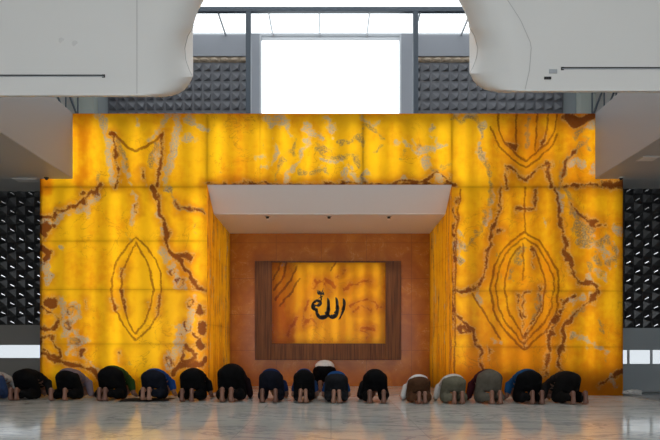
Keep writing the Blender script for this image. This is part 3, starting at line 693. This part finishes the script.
# rest of the hall, out of sight: ceilings, side walls, rear wall
tag(obj('ceiling', B(-10, 10, -7, 8.2, zt+.05, zt+.25), M_ceil), kind='structure')
tag(obj('ceiling_side_left', B(-10, -5.2, 8.2, YU+.2, zt+.05, zt+.25), M_ceil), kind='structure')
tag(obj('ceiling_side_right', B(5.2, 10, 8.2, YU+.2, zt+.05, zt+.25), M_ceil), kind='structure')
tag(obj('wall_hall_left', B(-10.2, -10, -7, 16.2, 0, zt+.25), M_plaster), kind='structure')
tag(obj('wall_hall_right', B(10, 10.2, -7, 16.2, 0, zt+.25), M_plaster), kind='structure')
bm = bmesh.new(); box(bm, -10, 10, -7.2, -7, 0, .25); box(bm, -10, 10, -7.2, -7, 2.85, zt+.25); box(bm, -10, -7, -7.2, -7, .25, 2.85); box(bm, 7, 10, -7.2, -7, .25, 2.85)
tag(obj('wall_hall_rear', bm, M_plaster), kind='structure')
tag(obj('added_rear_window', B(-7, 7, -7.12, -7.1, .25, 2.85), M_glass), kind='structure')  # added pane, in an opening made for the rear fill light

# ------------------------------------------------------------------ people in prostration
SKIN = [mat('skin_%s' % n, c, .5, bump=(60, .05)) for n, c in (('a', (.21, .095, .060)), ('b', (.16, .070, .045)), ('c', (.26, .13, .085)))]
M_hair = mat('black_hair', (.012, .010, .009), .5, bump=(150, .4))
M_cap_w = mat('white_cap_cloth', (.72, .70, .67), .8)
cloth_cache = {}
def cloth(name, c):
    if name not in cloth_cache: cloth_cache[name] = mat(name, c, 0.9, spec=.06, bump=(11, .35), noise=(18, .12))
    return cloth_cache[name]
def remesh(bm, voxel, smooth, ratio):
    me = bpy.data.meshes.new('tmp'); bm.to_mesh(me); bm.free()
    o = bpy.data.objects.new('tmp', me); COL.objects.link(o)
    m = o.modifiers.new('r', 'REMESH'); m.mode = 'VOXEL'; m.voxel_size = voxel
    if smooth: m = o.modifiers.new('s', 'SMOOTH'); m.iterations = smooth; m.factor = .5
    if ratio < 1: m = o.modifiers.new('d', 'DECIMATE'); m.ratio = ratio
    dg = bpy.context.evaluated_depsgraph_get(); dg.update()
    r = bpy.data.meshes.new_from_object(o.evaluated_get(dg))
    bpy.data.objects.remove(o); bpy.data.meshes.remove(me)
    for p in r.polygons: p.use_smooth = True
    return r
def mesh_obj(name, me, m, parent):
    me.name = name; me.materials.clear(); me.materials.append(m)
    return link(bpy.data.objects.new(name, me), parent)
def body_mesh(fx, kx, toe):
    bm = bmesh.new()
    ell(bm, (0, .33, .45), (.16, .13, .125))
    for s in (-1, 1):
        cap(bm, (s*.085, .34, .44), (s*kx, .46, .075), .09, .06); cap(bm, (s*kx, .46, .065), (s*fx, .12, .135), .058, .036)
        # foot standing on its toes, sole towards us
        f = s*fx; o = s*toe
        cap(bm, (f, .12, .14), (f, .045, .185), .036, .034)
        cap(bm, (f, .045, .190), (f+o*.5, .038, .11), .039, .034); cap(bm, (f+o*.5, .038, .11), (f+o, .036, .048), .033, .041)
        ell(bm, (f+o, .04, .045), (.050, .026, .036))
        for k, (dx, L, r) in enumerate(((-.031, .052, .0135), (-.012, .056, .011), (.006, .052, .0105), (.022, .046, .010), (.036, .038, .0095))):
            cap(bm, (f+o+s*dx, .035, .026), (f+o+s*dx*1.08, .035+L, .013), r, r*.95, 8)
        # arm, hand flat on the floor beside the head
        cap(bm, (s*.165, .76, .275), (s*.235, .71, .085), .056, .040); cap(bm, (s*.235, .71, .085), (s*.205, .90, .032), .040, .027)
        cap(bm, (s*.205, .90, .032), (s*.200, .935, .024), .026, .022)
        ell(bm, (s*.198, .965, .021), (.041, .045, .015))
        for dx, L, r in ((-.030, .062, .0088), (-.010, .072, .009), (.011, .067, .0088), (.030, .052, .008)):
            cap(bm, (s*.198+s*dx, .99, .021), (s*.198+s*dx*1.15, .99+L*.55, .021), r*1.05, r, 8); cap(bm, (s*.198+s*dx*1.15, .99+L*.55, .021), (s*.198+s*dx*1.2, .99+L, .010), r, r*.9, 8)
        cap(bm, (s*.165, .945, .020), (s*.140, .985, .014), .012, .0095, 8)
        ell(bm, (s*.08, .925, .135), (.012, .022, .032), (.3, 0, 0), 10, 8)       # ear
        ell(bm, (s*.03, .935, .040), (.013, .012, .010), u=8, v=6)                # closed eye
        cap(bm, (s*.02, .76, .29), (s*.15, .765, .275), .075, .065)
    for x in (-.065, .065):
        cap(bm, (x, .40, .46), (x, .60, .385), .105, .105); cap(bm, (x, .60, .385), (x, .76, .295), .105, .095)
    cap(bm, (0, .78, .27), (0, .885, .165), .066, .056)
    ell(bm, (0, .945, .128), (.077, .096, .104)); ell(bm, (0, .895, .085), (.058, .060, .055))          # skull, jaw
    cap(bm, (0, .945, .035), (0, .905, .022), .012, .015, 8); ell(bm, (0, .865, .045), (.026, .014, .012), u=8, v=6)   # nose, mouth
    return remesh(bm, .0075, 3, .45)
def trouser_mesh(fx, kx, wide, hz):
    bm = bmesh.new()
    ell(bm, (0, .325, .435+hz), (.185*wide, .150, .150)); ell(bm, (0, .34, .33), (.17*wide, .11, .16))
    for s in (-1, 1):
        ell(bm, (s*.075*wide, .285, .43+hz), (.105, .115, .125))
        cap(bm, (s*.105*wide, .335, .42+hz), (s*kx, .45, .09), .115, .085)
        cap(bm, (s*kx, .45, .085), (s*(fx*.6+kx*.4), .15, .12), .084, .062); cap(bm, (s*(fx*.6+kx*.4), .16, .105), (s*fx, .115, .135), .062, .050)
        ell(bm, (s*kx, .30, .10), (.075, .16, .09))
    return remesh(bm, .014, 5, .5)
def shirt_mesh(wide, hz, rise, sleeve, tail):
    bm = bmesh.new()
    ell(bm, (0, .40-tail, .462+hz+rise), (.182*wide, .135, .135)); ell(bm, (0, .50, .435+hz*.8+rise*.6), (.185*wide, .14, .14))
    ell(bm, (0, .60, .395+hz*.4), (.19*wide, .14, .135)); ell(bm, (0, .71, .335), (.195*wide, .12, .12))
    for s in (-1, 1):
        cap(bm, (s*.05, .76, .295), (s*.165, .765, .275), .088, .074)
        e = Vector((s*.235, .71, .085)); a = Vector((s*.165, .76, .275)); w = Vector((s*.205, .90, .032))
        if sleeve > 1: cap(bm, a, e, .072, .056); cap(bm, e, e.lerp(w, .92), .055, .040)
        else: cap(bm, a, a.lerp(e, .62), .074, .062)
    cap(bm, (0, .77, .28), (0, .825, .225), .085, .068)
    return remesh(bm, .014, 5, .5)
bodies = {}
TOPS = {}
black, navy = (.005, .005, .0055), (.010, .013, .028)
GROUP = 'worshippers prostrating in a row before the onyx wall'
def person(px, feet_y, h, fx, kx, wide, yaw, tr, sh, rise, sleeve, tail, label, skin=0, hairm=None, toe=.0, Y=None, spread=.93, zlift=0, top=None):
    Y = Y or F*CZ/(feet_y-HY)
    root = empty('person', (pX(px, Y), Y, zlift), math.radians(yaw), label, 'person', GROUP if Y < 10.5 else None)
    sc = h/.585; root.scale = (sc*spread, sc, sc)
    key = (round(fx, 2), round(kx, 2), round(toe, 3))
    if key not in bodies: bodies[key] = body_mesh(fx, kx, toe)
    b = mesh_obj('body', bodies[key].copy(), SKIN[skin], root)
    mesh_obj('trousers', trouser_mesh(fx, kx, wide, 0), cloth(*tr), root)
    mesh_obj('shirt', shirt_mesh(wide, 0, rise, sleeve, tail), cloth(*sh), root)
    if top:                                           # hips as high above the floor as in the photo
        want = (CZ + (HY-top)*(Y+.30*sc)/F - zlift)/sc
        now = max(v.co.z for v in root.children[1].data.vertices)
        k = (want-.2)/(now-.2)
        for c in root.children:
            for v in c.data.vertices:
                if v.co.z > .2: v.co.z = .2 + (v.co.z-.2)*k
    bm = bmesh.new(); ell(bm, (0, .957, .142), (.083, .099, .100))
    bmesh.ops.bisect_plane(bm, geom=bm.verts[:]+bm.edges[:]+bm.faces[:], plane_co=(0, .93, .07), plane_no=(0, .35, 1), clear_inner=True)
    obj('cap' if hairm else 'hair', bm, hairm or M_hair, root, True)
    return root
BLK = ('black_trousers', black); BSH = ('black_shirt', (.008, .008, .009))
person(-21, 401, .55, .07, .15, 1.0, -5, ('blue_trousers', (.035, .06, .14)), ('pale_grey_shirt', (.42, .41, .40)), .02, 2, .06, 'person prostrating in pale grey shirt and blue trousers, cut off at left edge', top=371)
person(12, 401.2, .545, .055, .15, 1.0, -8, BLK, BSH, 0, 2, 0, 'person prostrating all in black before the left strip window, bare soles showing', 1, top=368.5)
person(56.5, 401.4, .54, .13, .16, 1.0, -7, BLK, ('mauve_shirt', (.16, .125, .15)), .022, 2, .035, 'person prostrating in black trousers and mauve grey shirt', top=368)
person(101, 401.6, .565, .05, .165, 1.08, -6, BLK, ('green_shirt', (.025, .06, .015)), .004, 1, .01, 'person prostrating in black trousers with dark green shirt at the side', 1, top=365.5)
person(145, 402, .55, .06, .15, 1.0, -6, ('navy_trousers', (.009, .011, .018)), ('bright_blue_shirt', (.012, .05, .20)), .012, 1, .0, 'person prostrating in bright blue polo shirt on a dark mat', 2, zlift=.016, top=368.5)
person(186, 402.4, .545, .085, .155, 1.0, -4, BLK, BSH, .0, 1, 0, 'person prostrating all in black just right of the one in bright blue polo', 1, top=368)
person(226, 402.8, .60, .066, .15, 1.0, -3, BLK, ('black_maroon_shirt', (.013, .007, .009)), 0, 2, 0, 'tallest black-clad person prostrating at the left edge of the niche', 0, top=363.5)
person(268.5, 403.2, .565, .11, .145, .92, -1, ('dark_navy_trousers', (.008, .009, .015)), ('navy_blue_shirt', (.012, .022, .07)), .012, 1, .045, 'person prostrating in navy shirt with feet apart, leftmost fully inside the niche width', 1, spread=.91, top=368.5)
person(303, 403.6, .57, .046, .12, .84, 0, BLK, ('deep_blue_shirt', (.015, .04, .11)), .004, 1, .03, 'narrow dark figure prostrating in blue shirt, feet together, left of the imam in white', 2, toe=.006, spread=.82, top=368.5)
person(336.5, 403.8, .55, .046, .14, .95, 0, ('charcoal_trousers', (.014, .015, .018)), ('royal_blue_shirt', (.012, .055, .18)), .016, 1, .05, 'person prostrating in charcoal trousers and royal blue shirt, feet together, under the calligraphy', 2, toe=.006, spread=.88, top=371)
person(377, 404.2, .55, .115, .145, .92, 1, BLK, BSH, 0, 2, 0, 'person prostrating all in black with feet wide apart at right of niche', 1, top=369)
person(422.5, 404.4, .50, .052, .15, .95, 2, ('brown_trousers', (.075, .035, .018)), ('white_shirt', (.62, .61, .60)), .024, 2, .03, 'person prostrating in brown trousers and white long sleeved shirt', 0, top=374.5)
person(459, 404.8, .515, .072, .15, 1.0, 3, ('olive_grey_trousers', (.13, .12, .085)), ('off_white_shirt', (.52, .50, .47)), .022, 2, .03, 'person prostrating in olive grey trousers and off white shirt', 0, top=374)
person(497, 405, .545, .07, .15, 1.0, 5, ('taupe_trousers', (.105, .092, .072)), ('maroon_shirt', (.045, .010, .014)), -.005, 2, 0, 'person prostrating in taupe trousers with maroon shirt at the side', 0, top=369)
person(538.5, 405, .55, .08, .16, 1.0, 6, BLK, ('teal_blue_shirt', (.010, .055, .14)), .01, 1, -.01, 'person prostrating in black trousers and blue shirt, second from the right end', 1, top=369)
person(581, 405.2, .535, .115, .16, 1.0, 12, ('black_grey_trousers', (.007, .0065, .0065)), ('dark_grey_shirt', (.014, .013, .013)), 0, 2, 0, 'person prostrating in dark clothes at the right end of the row', 1, top=371)
person(323.5, 0, .56, .06, .14, .95, -3, ('black_imam_trousers', black), ('white_imam_shirt', (.78, .76, .74)), .075, 2, .05, 'imam in white shirt prostrating alone ahead of the row inside the niche', 0, M_cap_w, Y=11.55, spread=1.08, top=360)

# dark mat under the person in the blue polo
Ym = 9.62
bm = bmesh.new()
x0, x1 = pX(117, Ym), pX(166, Ym)
nx, ny = 26, 12; g = []
for j in range(ny+1):
    for i in range(nx+1):
        u, v = i/nx, j/ny
        g.append(bm.verts.new((x0 + (x1-x0)*u + .16*v*0 + .02*math.sin(9*v), Ym-.03 + .55*v + .012*math.sin(7*u), .010 + .004*math.sin(17*u+5*v) * (1 if .02 < u < .98 else 0))))
for j in range(ny):
    for i in range(nx):
        a = j*(nx+1)+i; bm.faces.new((g[a], g[a+1], g[a+nx+2], g[a+nx+1]))
r = bmesh.ops.solidify(bm, geom=bm.faces[:], thickness=.006)
mt = tag(obj('prayer_mat', bm, mat('dark_mat_cloth', (.012, .012, .014), .9, bump=(40, .3)), None, True), 'dark cloth mat lying flat under the person in bright blue polo', 'mat')

# crumpled cloth by the right wall
bm = bmesh.new(); bmesh.ops.create_icosphere(bm, subdivisions=4, radius=1)
for v in bm.verts:
    d = v.co.normalized(); k = 1 + .22*math.sin(5*d.x+2*d.z*3)*math.cos(4*d.y+1) + .12*math.sin(11*d.x-3)*math.sin(9*d.z+7*d.y)
    v.co = Vector((d.x*.15*k, d.y*.10*k, max(-.028, d.z*.055*k)))
o = tag(obj('crumpled_cloth', bm, cloth('pale_crumpled_cloth', (.40, .40, .39)), None, True), 'small pale crumpled cloth on the floor against the right grey wall', 'cloth')
o.location = (pX(634, 10.7), 10.75, .045)

# ------------------------------------------------------------------ light and camera
W = bpy.data.worlds.new('World'); S.world = W; W.use_nodes = True
bg = W.node_tree.nodes['Background']; bg.inputs[0].default_value = (.93, .97, 1, 1); bg.inputs[1].default_value = 2.3
def lamp(loc, size, power, col=(1, .98, .95), rot=(0, 0, 0)):  # added overhead fill lights, out of view, lifting the hall's brightness
    l = bpy.data.lights.new('hall_fill', 'AREA'); l.shape = 'SQUARE'; l.size = size; l.energy = power; l.color = col
    o = bpy.data.objects.new('hall_fill', l); COL.objects.link(o); o.location = loc; o.rotation_euler = rot
for x in (-2.2, 2.2):
    lamp((x, 0.5, zt-.1), 1.6, 12)
    lamp((x, -4.5, zt-.1), 1.6, 12)
l = bpy.data.lights.new('rear_fill_light', 'AREA'); l.shape = 'RECTANGLE'; l.size = 13.8; l.size_y = 2.5; l.energy = 510; l.color = (.90, .95, 1)  # added fill light behind the camera, brightens niche ceiling and bulkheads
o = bpy.data.objects.new('rear_fill_light', l); COL.objects.link(o); o.location = (0, -7.05, 1.55); o.rotation_euler = (math.pi/2, 0, 0)
cam = bpy.data.cameras.new('camera'); cam.lens = 35; cam.sensor_width = 36; cam.sensor_fit = 'HORIZONTAL'
cam.shift_x = (330-CX)/660; cam.shift_y = (HY-220)/660; cam.clip_end = 200
co = bpy.data.objects.new('camera', cam); COL.objects.link(co); co.location = (0, 0, CZ); co.rotation_euler = (math.pi/2, 0, 0)
S.camera = co
S.view_settings.view_transform = 'Standard'; S.view_settings.look = 'None'; S.view_settings.gamma = 1; S.view_settings.use_curve_mapping = False
S.view_settings.exposure = 0
S.cycles.use_denoising = True
S.cycles.max_bounces = 8; S.cycles.diffuse_bounces = 4; S.cycles.sample_clamp_indirect = 6
